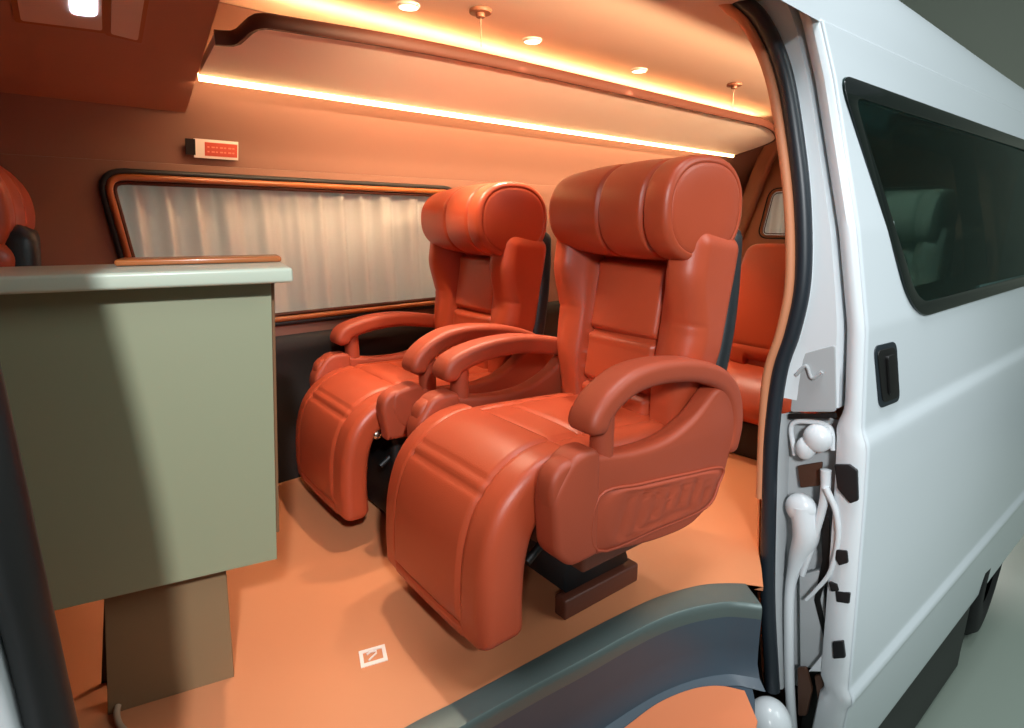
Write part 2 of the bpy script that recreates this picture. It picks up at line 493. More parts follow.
# ------------------------------------------------------------------ rear seat (folded-down back, facing forwards)
rs = thing('bench_seat', 'plain orange seat without headrest at the far right, partly behind the door pillar', 'seat', (2.35, .98, 0))
path = catmull([Vector((x, 0, z)) for x, z in [(.02, .36), (.01, .48), (.02, .62), (.045, .76), (.08, .85)]], 8)
def d_rb(u, s, a, b, L):
    if b <= 0: return 0
    return .022*(1-(2*a/.44)**2)-.03*gz(s-.04, .02)*(1 if abs(a) < .13 else 0)-.006*gz(s-.10, .006)
sweep(path, lambda u: .47-.05*u**3, .13, .045, endr=.045, step=.01, sstep=.01, side=(0, -1, 0), disp=d_rb, name='backrest', material=M['leather'], parent=rs)
path = catmull([Vector((x, 0, z)) for x, z in [(-.16, .17), (-.10, .27), (0, .30), (.10, .30)]], 8)
sweep(path, .48, .16, .05, side=(0, -1, 0), endr=.05, step=.01, sstep=.012, name='seat_cushion', material=M['leather'], parent=rs)
box('base', (-.13, -.22, 0), (.2, .22, .16), M['black'], rs, .015)

# ------------------------------------------------------------------ setting: floor, walls, ceiling
XF, XR = -1.1, 3.98
# rim curve of the step well (plan view)
outer_rim = catmull([(-.06, .835), (.25, .835), (.464, .827), (.588, .811), (.849, .783), (.986, .767), (1.13, .745), (1.212, .723), (1.297, .689), (1.353, .65), (1.392, .612), (1.417, .575)], 6)
inner_rim = catmull([(-.06, .765), (.25, .765), (.50, .755), (.70, .735), (.86, .712), (1.0, .695), (1.11, .675), (1.20, .645), (1.275, .605), (1.31, .57), (1.335, .537)], 6)
fl = [(p[0], p[1]) for p in outer_rim]
poly = [(XF, .62), (-.06, .62)] + fl + [(1.50, .62), (1.60, .68), (XR, .68), (XR, 2.10), (XF, 2.10)]
bm = bmesh.new(); vs = [bm.verts.new((x, y, 0)) for x, y in poly]; f = bm.faces.new(vs)
bmesh.ops.triangulate(bm, faces=[f])
r = bmesh.ops.extrude_face_region(bm, geom=bm.faces[:]); bmesh.ops.translate(bm, verts=[v for v in r['geom'] if isinstance(v, bmesh.types.BMVert)], vec=(0, 0, -.012))
o = from_bm('floor', bm, M['floor']); o['kind'] = 'structure'

# step well
st = thing('entry_step', 'sunken blue-grey entry step with teal metal edging below the door opening', 'step')
def loft(name, A, B, m, parent, thick=None):
    bm = bmesh.new(); n = len(A)
    va = [bm.verts.new(p) for p in A]; vb = [bm.verts.new(p) for p in B]
    for i in range(n-1): bm.faces.new((va[i], va[i+1], vb[i+1], vb[i]))
    return from_bm(name, bm, m, parent, smooth=True)
def strip(name, lines, m, parent):
    bm = bmesh.new(); V = [[bm.verts.new(p) for p in L] for L in lines]
    for a, b in zip(V, V[1:]):
        for i in range(len(a)-1): bm.faces.new((a[i], a[i+1], b[i+1], b[i]))
    return from_bm(name, bm, m, parent, smooth=True, sharp=.7)
A3 = [Vector((p[0], p[1], 0)) for p in outer_rim]; B3 = [Vector((p[0], p[1], 0)) for p in inner_rim]
nrm = []
lines = []
for f_, z in [(-.03, -.003), (-.01, .002), (.05, .003), (.55, .002), (.90, .001), (.96, -.004), (.99, -.015), (1.0, -.04)]:
    lines.append([a.lerp(b, f_)+Vector((0, 0, z)) for a, b in zip(A3, B3)])
strip('edge_trim', lines, M['trim'], st)
lines = []
for f_, z in [(1.0, -.038), (1.0, -.06), (1.02, -.12), (1.06, -.165), (1.25, -.195), (1.6, -.205)]:
    lines.append([a.lerp(b, f_)+Vector((0, 0, z)) for a, b in zip(A3, B3)])
strip('well_wall', lines, M['stepwall'], st)
mt = catmull([(-.02, .685), (.3, .685), (.6, .675), (.85, .665), (.95, .658), (1.06, .648), (1.16, .617), (1.222, .576), (1.255, .525)], 5)
plate('step_mat', [(p[0], p[1]) for p in mt]+[(1.19, .46), (1.1, .43), (-.02, .43)], .012, M['mat_orange'], st, axis='z', at=-.2, bevel=.003)
plate('well_bottom', [(-.06, .75), (1.38, .75), (1.40, .60), (1.26, .50), (1.1, .42), (-.06, .42)], .01, M['stepwall'], st, axis='z', at=-.212, bevel=.002)

# far wall, flat part with the two window openings
def winshape(x0, x1, slant=.05, z0=.62, z1=1.075, r=.06):
    return rpoly([(x0+slant, z0), (x1, z0), (x1+.02, z1-.005), (x0, z1)], [.05, .04, r, .05])
w1 = winshape(.29, 1.49)
w2 = winshape(2.35, 3.90)
plate('wall_far', [(XF, .55), (XR, .55), (XR, 1.12), (XF, 1.12)], .02, M['wall'], None, holes=[w1, w2], axis='y', at=2.06, bevel=.002)['kind'] = 'structure'
prof = [(2.05, 1.12), (2.035, 1.18), (1.99, 1.25), (1.93, 1.32), (1.875, 1.38), (1.81, 1.45), (1.75, 1.50)]
lines = [[Vector((x, y, z)) for x in (XF, XR)] for y, z in [(p[0], p[1]) for p in catmull(prof, 4)]]
strip('wall_far_upper', lines, M['wall'], None)['kind'] = 'structure'
lines = [[Vector((x, y, z)) for x in (XF, XR)] for y, z in [(2.05, .56), (2.045, .552), (2.035, .54), (2.035, .50), (2.045, .48), (2.06, .35), (2.08, 0)]]
o = strip('wall_far_lower', lines, M['dark_wall'], None); o['kind'] = 'structure'
# rear wall with its window
yr0, yr1 = .85, 1.90
rw = rpoly([(yr0, .86), (yr1, .86), (yr1-.05, 1.15), (yr0+.03, 1.15)], .05)
plate('wall_rear', [(.6, 0), (2.08, 0), (2.06, 1.2), (1.86, 1.5), (.8, 1.5), (.6, 1.2)], .02, M['cabinet'], None, holes=[rw], axis='x', at=XR, bevel=.002)['kind'] = 'structure'
# front wall of the compartment (left, out of view behind the desk)
plate('wall_front', [(.6, 0), (2.08, 0), (2.06, 1.2), (1.86, 1.5), (.8, 1.5), (.6, 1.2)], .02, M['wall'], None, axis='x', at=XF, bevel=.002)['kind'] = 'structure'
# ceiling
plate('ceiling', [(XF, .80), (XR, .80), (XR, 1.90), (XF, 1.90)], .01, M['ceil'], None, axis='z', at=1.507, bevel=.001)['kind'] = 'structure'

# corner pillar at the rear left
path = catmull([Vector(p) for p in [(3.93, 2.12, .55), (3.93, 2.09, .75), (3.93, 2.03, .93), (3.92, 1.97, 1.10), (3.89, 1.90, 1.28), (3.82, 1.80, 1.42), (3.74, 1.62, 1.49)]], 6)
o = sweep(path, .10, .08, .03, side=(0, 1, 0), endr=0, step=.03, sstep=.02, name='trim_1', material=M['cabinet']); o['kind'] = 'structure'

# windows
def window(n, outline, axis, at, sgn, k=1.0):
    w = thing('window_%d' % n, kind='structure')
    def P(q, off): return Vector((q[0], at+off*sgn, q[1])) if axis == 'y' else Vector((at+off*sgn, q[0], q[1]))
    cen = (sum(q[0] for q in outline)/len(outline), sum(q[1] for q in outline)/len(outline))
    tube([P(q, -.010) for q in outline], .0095*k, 'window_frame', M['frame'], w, closed=True, seg=14)
    big = []
    for i, q in enumerate(outline):
        a = Vector(outline[i-1]); b = Vector(outline[(i+1) % len(outline)]); t_ = (b-a)
        nn = Vector((t_.y, -t_.x)).normalized()*.016
        big.append(P((q[0]+nn.x, q[1]+nn.y), -.006))
    tube(big, .009*k, 'rubber_surround', M['rubber'], w, closed=True, seg=10)
    big = []
    for i, q in enumerate(outline):
        a = Vector(outline[i-1]); b = Vector(outline[(i+1) % len(outline)]); t_ = (b-a)
        nn = Vector((t_.y, -t_.x)).normalized()*-.014
        big.append(P((q[0]+nn.x, q[1]+nn.y), .004))
    tube(big, .007*k, 'inner_bead', M['lip'], w, closed=True, seg=10)
    plate('outer_glass', [(q[0], q[1]) for q in outline], .006, M['glassclear'], w, axis=axis, at=at+sgn*.075, bevel=.001)
    return w
window(1, w1, 'y', 2.05, 1); window(2, w2, 'y', 2.05, 1); window(3, rw, 'x', XR-.01, 1, .45)
def curtain(label, a0, a1, z0, z1, axis, at, wave=.095, amp=.015):
    n = int((a1-a0)/.006); bm = bmesh.new(); rows = []
    R = random.Random(int(a0*100)+3)
    ph = [R.uniform(0, 6.28) for _ in range(4)]
    nz = 14
    for j in range(nz+1):
        z = z0+(z1-z0)*j/nz; row = []
        for i in range(n+1):
            a = a0+(a1-a0)*i/n
            g = 1+.35*math.sin(a*9+ph[0])
            d = amp*g*math.sin(2*PI*a/wave+1.3*math.sin(a*11+ph[1])+.25*math.sin(z*9+ph[2]))
            d += amp*.3*math.sin(2*PI*a/(wave*.43)+ph[3]+z*1.5)*(.4+.6*j/nz)
            row.append(bm.verts.new((a, at+d, z) if axis == 'y' else (at+d, a, z)))
        rows.append(row)
    for A, B in zip(rows, rows[1:]):
        for i in range(n): bm.faces.new((A[i], A[i+1], B[i+1], B[i]))
    o = from_bm('window_curtain', bm, M['curtain'], None, smooth=True)
    return tag(o, label, 'curtain')
curtain('pleated cream curtain across the long side window behind the two recliners', .27, 1.54, .60, 1.10, 'y', 2.092)
curtain('cream curtain strip showing between the tallest headrest and the brown rear pillar', 2.32, 3.95, .60, 1.10, 'y', 2.092)
curtain('small piece of cream curtain above the plain rear seat', .83, 1.93, .84, 1.17, 'x', XR+.032)

# ------------------------------------------------------------------ valance with hidden light strips
def vz(y): return 1.42-(y-1.50)*.26
va = thing('ceiling_valance', 'long pale pink valance panel with brown edge below the ceiling', 'valance')
front = rpoly([(.508, 1.665), (.555, 1.655), (.575, 1.555), (.95, 1.515), (1.4, 1.50), (3.12, 1.49), (3.44, 1.60), (3.40, 1.83)], [0, .02, .03, .2, .3, .25, .15, 0], 8)
planp = front+[(.508, 1.83)]
bm = bmesh.new(); lo = [bm.verts.new((x, y, vz(y))) for x, y in planp]; hi = [bm.verts.new((x, y, vz(y)+.022)) for x, y in planp]
bm.faces.new(lo); bm.faces.new(hi)
for i in range(len(lo)): bm.faces.new((lo[i-1], lo[i], hi[i], hi[i-1]))
from_bm('panel', bm, M['valance'], va, sharp=.6)
edge = front
pe, _ = resample([Vector((x, y, vz(y)+.010)) for x, y in edge], .02)
bm = bmesh.new(); prev = None
for i, p in enumerate(pe):
    a = pe[max(0, i-1)]; b = pe[min(len(pe)-1, i+1)]; t_ = (b-a); t_.z = 0; t_.normalize(); nn = Vector((t_.y, -t_.x, 0))
    ring = [bm.verts.new(p+nn*dx+Vector((0, 0, dz))) for dx, dz in ((-.004, -.014), (.006, -.014), (.010, -.008), (.010, .016), (.006, .020), (-.004, .020))]
    if prev:
        for k in range(6): bm.faces.new((prev[k], prev[(k+1) % 6], ring[(k+1) % 6], ring[k]))
    else: bm.faces.new(ring)
    prev = ring
bm.faces.new(prev)
from_bm('edge_trim', bm, M['lip'], va, sharp=.8)
# light strips (they really glow)
l1 = box('led_strip', (.510, 1.834, 1.322), (3.40, 1.848, 1.342), M['ledw'], None, .002)
tag(l1, 'glowing warm light strip along the lower edge of the valance on the far wall', 'light strip')
l2 = box('led_strip', (.66, 1.596, 1.440), (3.20, 1.604, 1.446), M['ledw'], None, .002)
tag(l2, 'light strip hidden above the valance, washing the ceiling', 'light strip')

def area(name, loc, size, energy, col, rot=(0, 0, 0), sy=None, spread=None):
    l = bpy.data.lights.new(name, 'AREA'); l.energy = energy; l.color = col; l.size = size
    if sy: l.shape = 'RECTANGLE'; l.size_y = sy
    if spread: l.spread = spread
    o = bpy.data.objects.new(name, l); C.objects.link(o); o.location = loc; o.rotation_euler = rot
    return o
WARM = (1.0, .70, .42)
WW = (1.0, .80, .60)
area('strip_glow_wall', (1.94, 1.842, 1.319), 2.88, 6, WARM, (math.radians(30), 0, 0), .012)
area('strip_glow_ceiling', (1.9, 1.60, 1.452), 2.6, 3, WARM, (PI-.5, 0, 0), .012)
area('valance_fill', (2.0, .93, 1.475), 2.4, 11, WARM, (math.radians(82), 0, 0), .02, math.radians(50))  # unseen fill added on the door side to brighten the valance

# downlights
for i, (x, lab) in enumerate([(.932, 'round glowing ceiling downlight nearest the camera'), (1.38, 'middle one of the three round ceiling downlights'), (1.93, 'round ceiling downlight farthest back, just above the valance edge')]):
    d = thing('ceiling_downlight', lab, 'downlight', (x, 1.448, 1.50), 0, 'round ceiling downlights')
    disc('lens', (0, 0, -.003), .025, .006, M['lamp'], d)
    bm = bmesh.new(); rr = []
    for rad, z in ((.025, -.003), (.0255, -.006), (.028, -.005), (.030, -.002), (.030, .001)):
        rr.append([bm.verts.new((rad*math.cos(2*PI*k/32), rad*math.sin(2*PI*k/32), z)) for k in range(32)])
    for A, B in zip(rr, rr[1:]):
        for k in range(32): bm.faces.new((A[k], A[(k+1) % 32], B[(k+1) % 32], B[k]))
    from_bm('ring', bm, M['lampring'], d, smooth=True)
    l = bpy.data.lights.new('downlight_beam', 'SPOT'); l.energy = 40; l.color = WW; l.spot_size = math.radians(76); l.spot_blend = .5; l.shadow_soft_size = .017
    o = bpy.data.objects.new('downlight_beam', l); C.objects.link(o); o.location = (x, 1.440, 1.485)
l = bpy.data.lights.new('rear_seat_fill', 'SPOT'); l.energy = 75; l.color = (1, .93, .85); l.spot_size = math.radians(62); l.spot_blend = .6; l.shadow_soft_size = .03  # added fill without a fixture, lights the pale seat behind the glass
o = bpy.data.objects.new('rear_seat_fill', l); C.objects.link(o); o.location = (2.45, .86, 1.47)
o.rotation_euler = (Vector((3.2, .86, .90))-o.location).to_track_quat('-Z', 'Y').to_euler()
for x, y, lab in [(1.09, 1.345, 'round brown ceiling fitting with a thin hanging cord, left of the middle downlight'), (2.40, 1.32, 'round brown ceiling fitting with a thin cord at the back of the ceiling')]:
    d = thing('ceiling_fitting', lab, 'fitting', (x, y, 1.50))
    disc('plate', (0, 0, -.005), .030, .010, M['fitting'], d)
    disc('hub', (0, 0, -.014), .012, .012, M['fitting'], d)
    tube([Vector((0, 0, -.015)), Vector((0, 0, -.05)), Vector((.001, 0, -.09))], .0013, 'cord', M['cord'], d, seg=6)

# ------------------------------------------------------------------ overhead front panel (top left)
k = (1.45-1.27)/(1.578-1.95)
def sz(y): return 1.27+k*(y-1.95)
oc = thing('overhead_panel', 'brown leather overhead panel sloping down from the ceiling at top left', 'overhead panel')
bm = bmesh.new()
for (x) in (XF, .5):
    pass
pr_ = [(2.03, sz(1.97)+.012), (1.985, sz(1.975)), (1.95, sz(1.95)), (1.70, sz(1.70)), (1.50, sz(1.50)), (1.30, 1.50), (1.30, 1.506), (1.95, 1.48)]
L_ = [bm.verts.new((XF+.02, y, min(z, 1.506))) for y, z in pr_]; R_ = [bm.verts.new((.502, y, min(z, 1.506))) for y, z in pr_]
bm.faces.new(L_); bm.faces.new(R_)
for i in range(len(L_)): bm.faces.new((L_[i-1], L_[i], R_[i], R_[i-1]))
from_bm('panel', bm, M['cabinet'], oc, sharp=.5)
def slope_quad(name, pts, off, th, m, parent, r=.006):
    # pts are (x, y) on the slope; builds a thin bevelled slab standing off the slope
    nrm = Vector((0, -(-k), -1)).normalized()
    nrm = Vector((0, k, -1)).normalized()
    pp = rpoly(pts, r, 4)
    bm = bmesh.new()
    a = [bm.verts.new(Vector((x, y, sz(y)))+nrm*off) for x, y in pp]; b = [bm.verts.new(Vector((x, y, sz(y)))+nrm*(off+th)) for x, y in pp]
    bm.faces.new(a); bm.faces.new(b)
    for i in range(len(a)): bm.faces.new((a[i-1], a[i], b[i], b[i-1]))
    return from_bm(name, bm, m, parent, sharp=.5)
ws = [[(.139, 1.734), (.283, 1.722), (.270, 1.56), (.125, 1.56)], [(.300, 1.727), (.354, 1.733), (.353, 1.56), (.290, 1.56)]]
labs = ['wide pale glossy insert with a bright reflection in the overhead panel', 'narrow pale glossy insert at the right of the overhead panel']
for pts, lab, has_patch in zip(ws, labs, (1, 0)):
    cx_ = sum(p[0] for p in pts)/4; cy_ = sum(p[1] for p in pts)/4
    big = [(cx_+(x-cx_)*(1+.010/abs(x-cx_)), cy_+(y-cy_)*(1+.010/abs(y-cy_))) for x, y in pts]
    it = slope_quad('frame', big, 0, .004, M['frame'], oc)
    it2 = slope_quad('pale_insert', pts, .003, .004, M['insert'], it)
    if has_patch: slope_quad('reflection_patch', [(.222, 1.690), (.272, 1.684), (.265, 1.58), (.215, 1.58)], .006, .004, M['reflectglow'], it, .016)  # glowing patch put in for the bright reflection on the insert
# left corner dark bracket of the overhead panel
# sticker on the far wall
sk = thing('wall_sticker', 'small white and red sticker with a black square on the far wall above the window', 'sticker', (.575, 2.031, 1.165))
def stick(name, x0, x1, z0, z1, m, d):
    bm = bmesh.new()
    def py(z): return -.008-(z)*.36
    v = []
    for y_off in (0, -d):
        v.append([bm.verts.new((x, py(z)+y_off, z)) for x, z in ((x0, z0), (x1, z0), (x1, z1), (x0, z1))])
    bm.faces.new(v[0]); bm.faces.new(v[1])
    for i in range(4): bm.faces.new((v[0][i-1], v[0][i], v[1][i], v[1][i-1]))
    return from_bm(name, bm, m, sk)
stick('backing', -.052, .075, -.025, .028, M['stick_w'], .002)
stick('black_square', -.075, -.048, -.018, .026, M['stick_b'], .003)
stick('red_field', -.022, .072, -.018, .020, M['stick_r'], .003)
for j in range(2):
    for i in range(7):
        x = -.015+i*.012
        stick('red_text', x, x+.006+.003*(i % 2), .005-j*.013, .009-j*.013, M['stick_t'], .0036)

# ------------------------------------------------------------------ desk / cabinet
ra = math.radians(-15.5)
tb = thing('desk_cabinet', 'sage green hanging desk cabinet with pale top at the left, on a tan foot panel', 'desk', (0.0, 1.20, 0), ra)
W_ = .400
plate('front_panel', [(-.02, .285), (W_-.040, .285), (W_, .846), (-.02, .846)], .018, M['tpanel'], tb, axis='y', at=.009, bevel=.0015)
sp_ = plate('side_panel', [(.018, .335), (.175, .335), (.175, .845), (.018, .845)], .012, M['tedge'], tb, axis='x', at=0, bevel=.0015)
for v in sp_.data.vertices: v.co.x += W_-.040+.040*(v.co.z-.285)/.56+.001
box('side_panel', (-.045, .018, .285), (-.028, .175, .845), M['tedge'], tb, .002)
box('underside', (-.03, .018, .30), (W_-.045, .175, .315), M['tpanel'], tb, .002)
box('back_panel', (-.03, .165, .30), (W_-.045, .175, .845), M['tedge'], tb, .002)
box('top', (-.10, -.050, .845), (.434, .195, .872), M['tabletop'], tb, .006, 4)
plate('foot_panel', [(.026, 0), (.253, 0), (.266, .30), (.060, .30)], .02, M['tsupport'], tb, axis='y', at=.065, bevel=.0015)
plate('foot_edge', [(.0, 0), (.027, 0), (.061, .30), (.050, .30)], .004, M['black'], tb, axis='y', at=.16, bevel=.001)
box('foot_side', (.238, .075, 0), (.252, .165, .30), M['tsupport'], tb, .002)
pd = box('desk_pad', (.15, .10, .873), (.430, .185, .884), M['frame'], None, .004)
pd.location = tb.location; pd.rotation_euler = tb.rotation_euler
tag(pd, 'flat orange leather pad lying at the back of the pale desk top', 'pad')
cd = tube(catmull([Vector(p) for p in [(.07, 1.262, .02), (.055, 1.235, .012), (.052, 1.20, .008), (.06, 1.15, .008), (.05, 1.10, .008)]], 6), .006, 'power_cord', M['cord'])
tag(cd, 'pale cord on the floor at the foot of the desk', 'cord')

# floor socket plate marked like a small framed symbol
em = thing('floor_marker', 'small pale framed square marker set in the floor before the nearest recliner', 'marker', (.512, 1.043, 0), math.radians(-14))
q = [(-.033, -.026), (.026, -.030), (.033, .022), (-.026, .026)]
plate('frame', q, .003, M['stick_w'], em, holes=[[(x*.72, y*.66) for x, y in q]], axis='z', at=.0012, bevel=.0004)
tube([Vector((-.012, .008, .002)), Vector((-.002, .012, .002)), Vector((.010, .010, .002)), Vector((.008, .002, .002)), Vector((-.004, -.006, .002)), Vector((-.012, -.012, .002))], .0022, 'symbol', M['stick_w'], em, seg=6)

# ------------------------------------------------------------------ van body
PROFILE = [(-.75, .44), (-.69, .402), (-.66, .392), (-.50, .386), (-.36, .381), (-.345, .372), (-.325, .372), (-.305, .386), (-.05, .402), (.24, .422), (.36, .432), (.395, .436), (.43, .452), (.47, .456), (.69, .478), (.93, .528), (1.29, .625), (1.42, .668), (1.53, .715), (1.62, .775), (1.68, .85), (1.715, .95), (1.735, 1.10), (1.745, 1.35)]
def yo(z):
    for (z0, y0), (z1, y1) in zip(PROFILE, PROFILE[1:]):
        if z <= z1: return y0+(y1-y0)*(z-z0)/(z1-z0)
    return PROFILE[-1][1]
YAW = math.tan(math.radians(3.1))
def ext(x, y, z):
    """exterior skin widens slightly towards the rear wheel"""
    return Vector((x, y-max(0, x-1.6)*YAW, z))

def skin(name, x0, x1, za, zb, m, parent, hole=None, off=0, thick=0, front_curve=None, rear_drop=False):
    zs = []
    z = za
    while z < zb-1e-6: zs.append(z); z += .012
    zs.append(zb)
    nx = int((x1-x0)/.02); bm = bmesh.new(); rows = []
    for z in zs:
        fx = front_curve(z) if front_curve else x0
        row = []
        for i in range(nx+1):
            x = fx+(x1-fx)*i/nx
            row.append(bm.verts.new(ext(x, yo(z)+off, z)))
        rows.append(row)
    for j in range(len(zs)-1):
        for i in range(nx):
            A = (rows[j][i], rows[j][i+1], rows[j+1][i+1], rows[j+1][i])
            if hole:
                c = sum((v.co for v in A), Vector())/4
                if pin(c.x, c.z, hole): continue
            bm.faces.new(A)
    loose = [v for v in bm.verts if not v.link_faces]
    bmesh.ops.delete(bm, geom=loose, context='VERTS')
    if thick:
        o = from_bm(name, bm, m, parent, smooth=True)
        md = o.modifiers.new('solid', 'SOLIDIFY'); md.thickness = thick; md.offset = 0
        return o
    return from_bm(name, bm, m, parent, smooth=True)

def pin(x, z, poly):
    c = False; j = len(poly)-1
    for i in range(len(poly)):
        if (poly[i][1] > z) != (poly[j][1] > z) and x < (poly[j][0]-poly[i][0])*(z-poly[i][1])/(poly[j][1]-poly[i][1])+poly[i][0]: c = not c
        j = i
    return c

door = thing('sliding_door', 'white sliding door slid back along the van side, with tinted window', 'door', (0, 0, 0))
def fcurve(z): return 1.592+.012*math.sin(z*2)
DW = rpoly([(1.905, .685), (3.9, .70), (3.9, 1.295), (1.615, 1.302)], [.14, .08, .08, .075], 10)
hole = rpoly([(1.945, .725), (3.85, .74), (3.85, 1.25), (1.685, 1.255)], [.1, .05, .05, .05], 6)
skin('outer_panel', 1.60, 4.05, -.68, 1.425, M['white'], door, hole=hole, thick=.006, front_curve=fcurve)
# tinted glass following the skin
def flush(name, outline, off, th, m, parent, holes=()):
    o = plate(name, outline, th, m, parent, holes=holes, axis='y', at=0, bevel=.001)
    for v in o.data.vertices:
        e = ext(v.co.x, yo(max(.6, min(1.4, v.co.z)))+off, v.co.z); v.co.y += e.y
    return o
gl = flush('window_glass', DW, -.004, .005, M['glassdark'], door)
flush('window_border', DW, -.0085, .003, M['frit'], door, holes=[hole])
# front edge of the door: a return flange facing forward, with fittings
lines = []
zz = [-.68+i*.02 for i in range(121)]
zz = [z for z in zz if z <= 1.70]
for dy, dx in ((0, 0), (.004, -.008), (.014, -.014), (.028, -.012), (.040, 0.0), (.046, .03)):
    lines.append([Vector((fcurve(z)+dx, yo(z)+dy*(1+.75*sst(.50, .38, z) if False else 1+.75*(1-sst(.38, .50, z))), z)) for z in zz])
strip('edge_return', lines, M['jamb'], door)
hr = thing('handle_recess'); hr.parent = door
def hp(x, z, off): return ext(x, yo(z)+off, z)
def skinplate(name, outline, off, th, m, parent):
    o = plate(name, outline, th, m, parent, axis='y', at=0, bevel=.0015)
    for v in o.data.vertices: v.co.y += ext(v.co.x, yo(v.co.z)+off, v.co.z).y
    return o
bpy.data.objects.remove(hr)
hro = rpoly([(1.70, .47), (1.845, .465), (1.80, .638), (1.65, .643)], .03, 8)
hb = skinplate('handle_recess', hro, -.003, .006, M['seal'], door)
hi_ = rpoly([(1.715, .483), (1.83, .479), (1.785, .625), (1.665, .63)], .024, 8)
skinplate('handle_cup', hi_, -.007, .004, M['black'], hb)
skinplate('pull_handle', rpoly([(1.745, .50), (1.79, .50), (1.765, .61), (1.715, .61)], .012, 6), -.012, .008, M['black'], hb)
# black fittings on the door edge
def J(u, v, x):
    a = (u-512)/FPX; b = (364-v)/FPX
    fh = math.cos(PITCH)+b*math.sin(PITCH); dz = -math.sin(PITCH)+b*math.cos(PITCH)
    d = Vector((fh*math.cos(HEAD)+a*math.sin(HEAD), fh*math.sin(HEAD)-a*math.cos(HEAD), dz))
    return d*(x/d.x)+Vector((0, 0, CH))
for pts in (((835, 464), (850, 464), (858, 470), (859, 500), (851, 503), (838, 488)), ((837, 549), (848, 550), (849, 562), (840, 565), (836, 558)), ((829, 581), (838, 583), (840, 590), (832, 591)), ((836, 590), (851, 592), (850, 603), (837, 601)), ((833, 641), (844, 640), (846, 657), (834, 658))):
    pp = [J(u, v, 1.574 if pts[0][1] > 600 else 1.583) for u, v in pts]
    plate('edge_latch', rpoly([(p.y, p.z) for p in pp], .004, 3), .010, M['rubber'], door, axis='x', at=1.572 if pts[0][1] > 600 else 1.581, bevel=.002)

body = thing('van_body', 'white high-roof van body around the open side doorway', 'van', (0, 0, 0))
# roof over everything and lower side behind the door
zs = [p[0] for p in PROFILE if p[0] >= 1.42]
RP = catmull([(y, z) for z, y in PROFILE if z >= 1.42]+[(1.75, 1.75), (2.2, 1.72), (2.35, 1.55), (2.36, 1.3)], 5)
xs = [XF]+[1.5]+[1.6+.1*i for i in range(25)]+[4.1, 4.2, 4.3, 4.38, 4.43, 4.46]
lines = []
for x in xs:
    e = sst(4.0, 4.5, x)
    lines.append([Vector((x, p[0]-max(0, x-1.6)*YAW*(1 if p[0] < 1.3 else 0)+(0), p[1]+(.05-.035*max(0, x-1.6))*sst(1.5, 1.68, p[1])-.12*e*e*(p[1]-1.0)/.7-.30*sst(4.25, 4.5, x)**2*(p[1]-1.2))) for p in RP])
strip('roof', lines, M['white'], body)
lines = [[Vector((x, 2.36, z)) for x in (XF, .2)] for z in (1.35, -.3)]
strip('far_side', [[Vector((x, y, z)) for x in (XF, 4.4)] for y, z in ((2.36, 1.32), (2.36, 1.15))], M['white'], body)
strip('far_side', [[Vector((x, y, z)) for x in (XF, 4.4)] for y, z in ((2.36, .58), (2.36, -.4))], M['white'], body)
# rear quarter, beyond and inside of the door
inner = [(p[1]+.10, p[0]) for p in PROFILE if p[0] <= 1.30]
w4 = rpoly([(1.85, .72), (3.3, .72), (3.3, 1.22), (1.80, 1.22)], .06)
bm = bmesh.new(); rows = []
zz2 = [-.45+.03*i for i in range(64)]
for z in zz2:
    yy = max(.56, yo(z)+.13)
    rows.append([bm.verts.new((x, yy-.0*x, z)) for x in [1.66+.03*i for i in range(71)]])
for a, b in zip(rows, rows[1:]):
    for i in range(70):
        q4 = (a[i], a[i+1], b[i+1], b[i]); c = sum((v.co for v in q4), Vector())/4
        if c.z > 1.36 or pin(c.x, c.z, w4): continue
        bm.faces.new(q4)
bmesh.ops.delete(bm, geom=[v for v in bm.verts if not v.link_faces], context='VERTS')
from_bm('inner_side_panel', bm, M['cabinet'], body, smooth=True)
# body side behind the door (rear corner)
skin('rear_quarter', 4.05, 4.46, -.68, 1.42, M['white'], body)
plate('rear_end', [(.26, -.6), (2.3, -.6), (2.3, 1.4), (1.9, 1.6), (.75, 1.6), (.50, 1.42), (.33, .7)], .02, M['white'], body, holes=[rpoly([(.8, .78), (2.0, .78), (1.95, 1.22), (.85, 1.22)], .06)], axis='x', at=4.44, bevel=.003)
# interior reveal above opening: closes gap between ceiling and roof
rear = [(.900, 1.560), (.867, 1.51), (.802, 1.444), (.735, 1.321), (.684, 1.15), (.647, .98), (.627, .804), (.637, .672), (.659, .558), (.663, .384), (.649, .175), (.619, -.137), (.574, -.423)]
RX = [1.50, 1.57, 1.57, 1.57, 1.57, 1.57, 1.57, 1.57, 1.57, 1.57, 1.57, 1.57, 1.57]
rearp = [Vector((x, y, z)) for x, (y, z) in zip(RX, rear)]
frontp = [Vector((-.022-.03*max(0, z-.9), y-.03, z)) for (y, z) in reversed(rear[1:])]
# door rubber seal: closed loop round the opening
loop = [Vector((-.022, .574-.03, -.423))]
seal_path = catmull(frontp+[Vector((.1, .90, 1.565)), Vector((.8, .91, 1.57))]+rearp, 6)
nf = len(seal_path)*12//27
tube(seal_path[nf:], .0205, 'door_seal', M['seal'], body, seg=16)
tube(seal_path[:nf+1], .019, 'front_seal', M['black'], body, seg=16)  # same seal, coloured darker where its front length is unlit
lin_path = catmull([p+Vector((-.012, .028, -.012)) for p in rearp[:-4]]+[p+Vector((-.005, .024, 0)) for p in rearp[-4:-2]], 6)
tube(lin_path, .012, 'door_lining', M['lining'], body, seg=12)
# interior trim just behind the rear jamb
lines = [[Vector((1.575+dx, y+dy, z)) for (y, z) in [(p.y, p.z) for p in catmull(rearp, 4)]] for dx, dy in ((0, .03), (.03, .05), (.12, .055))]
strip('pillar_trim', lines, M['lining'], body)
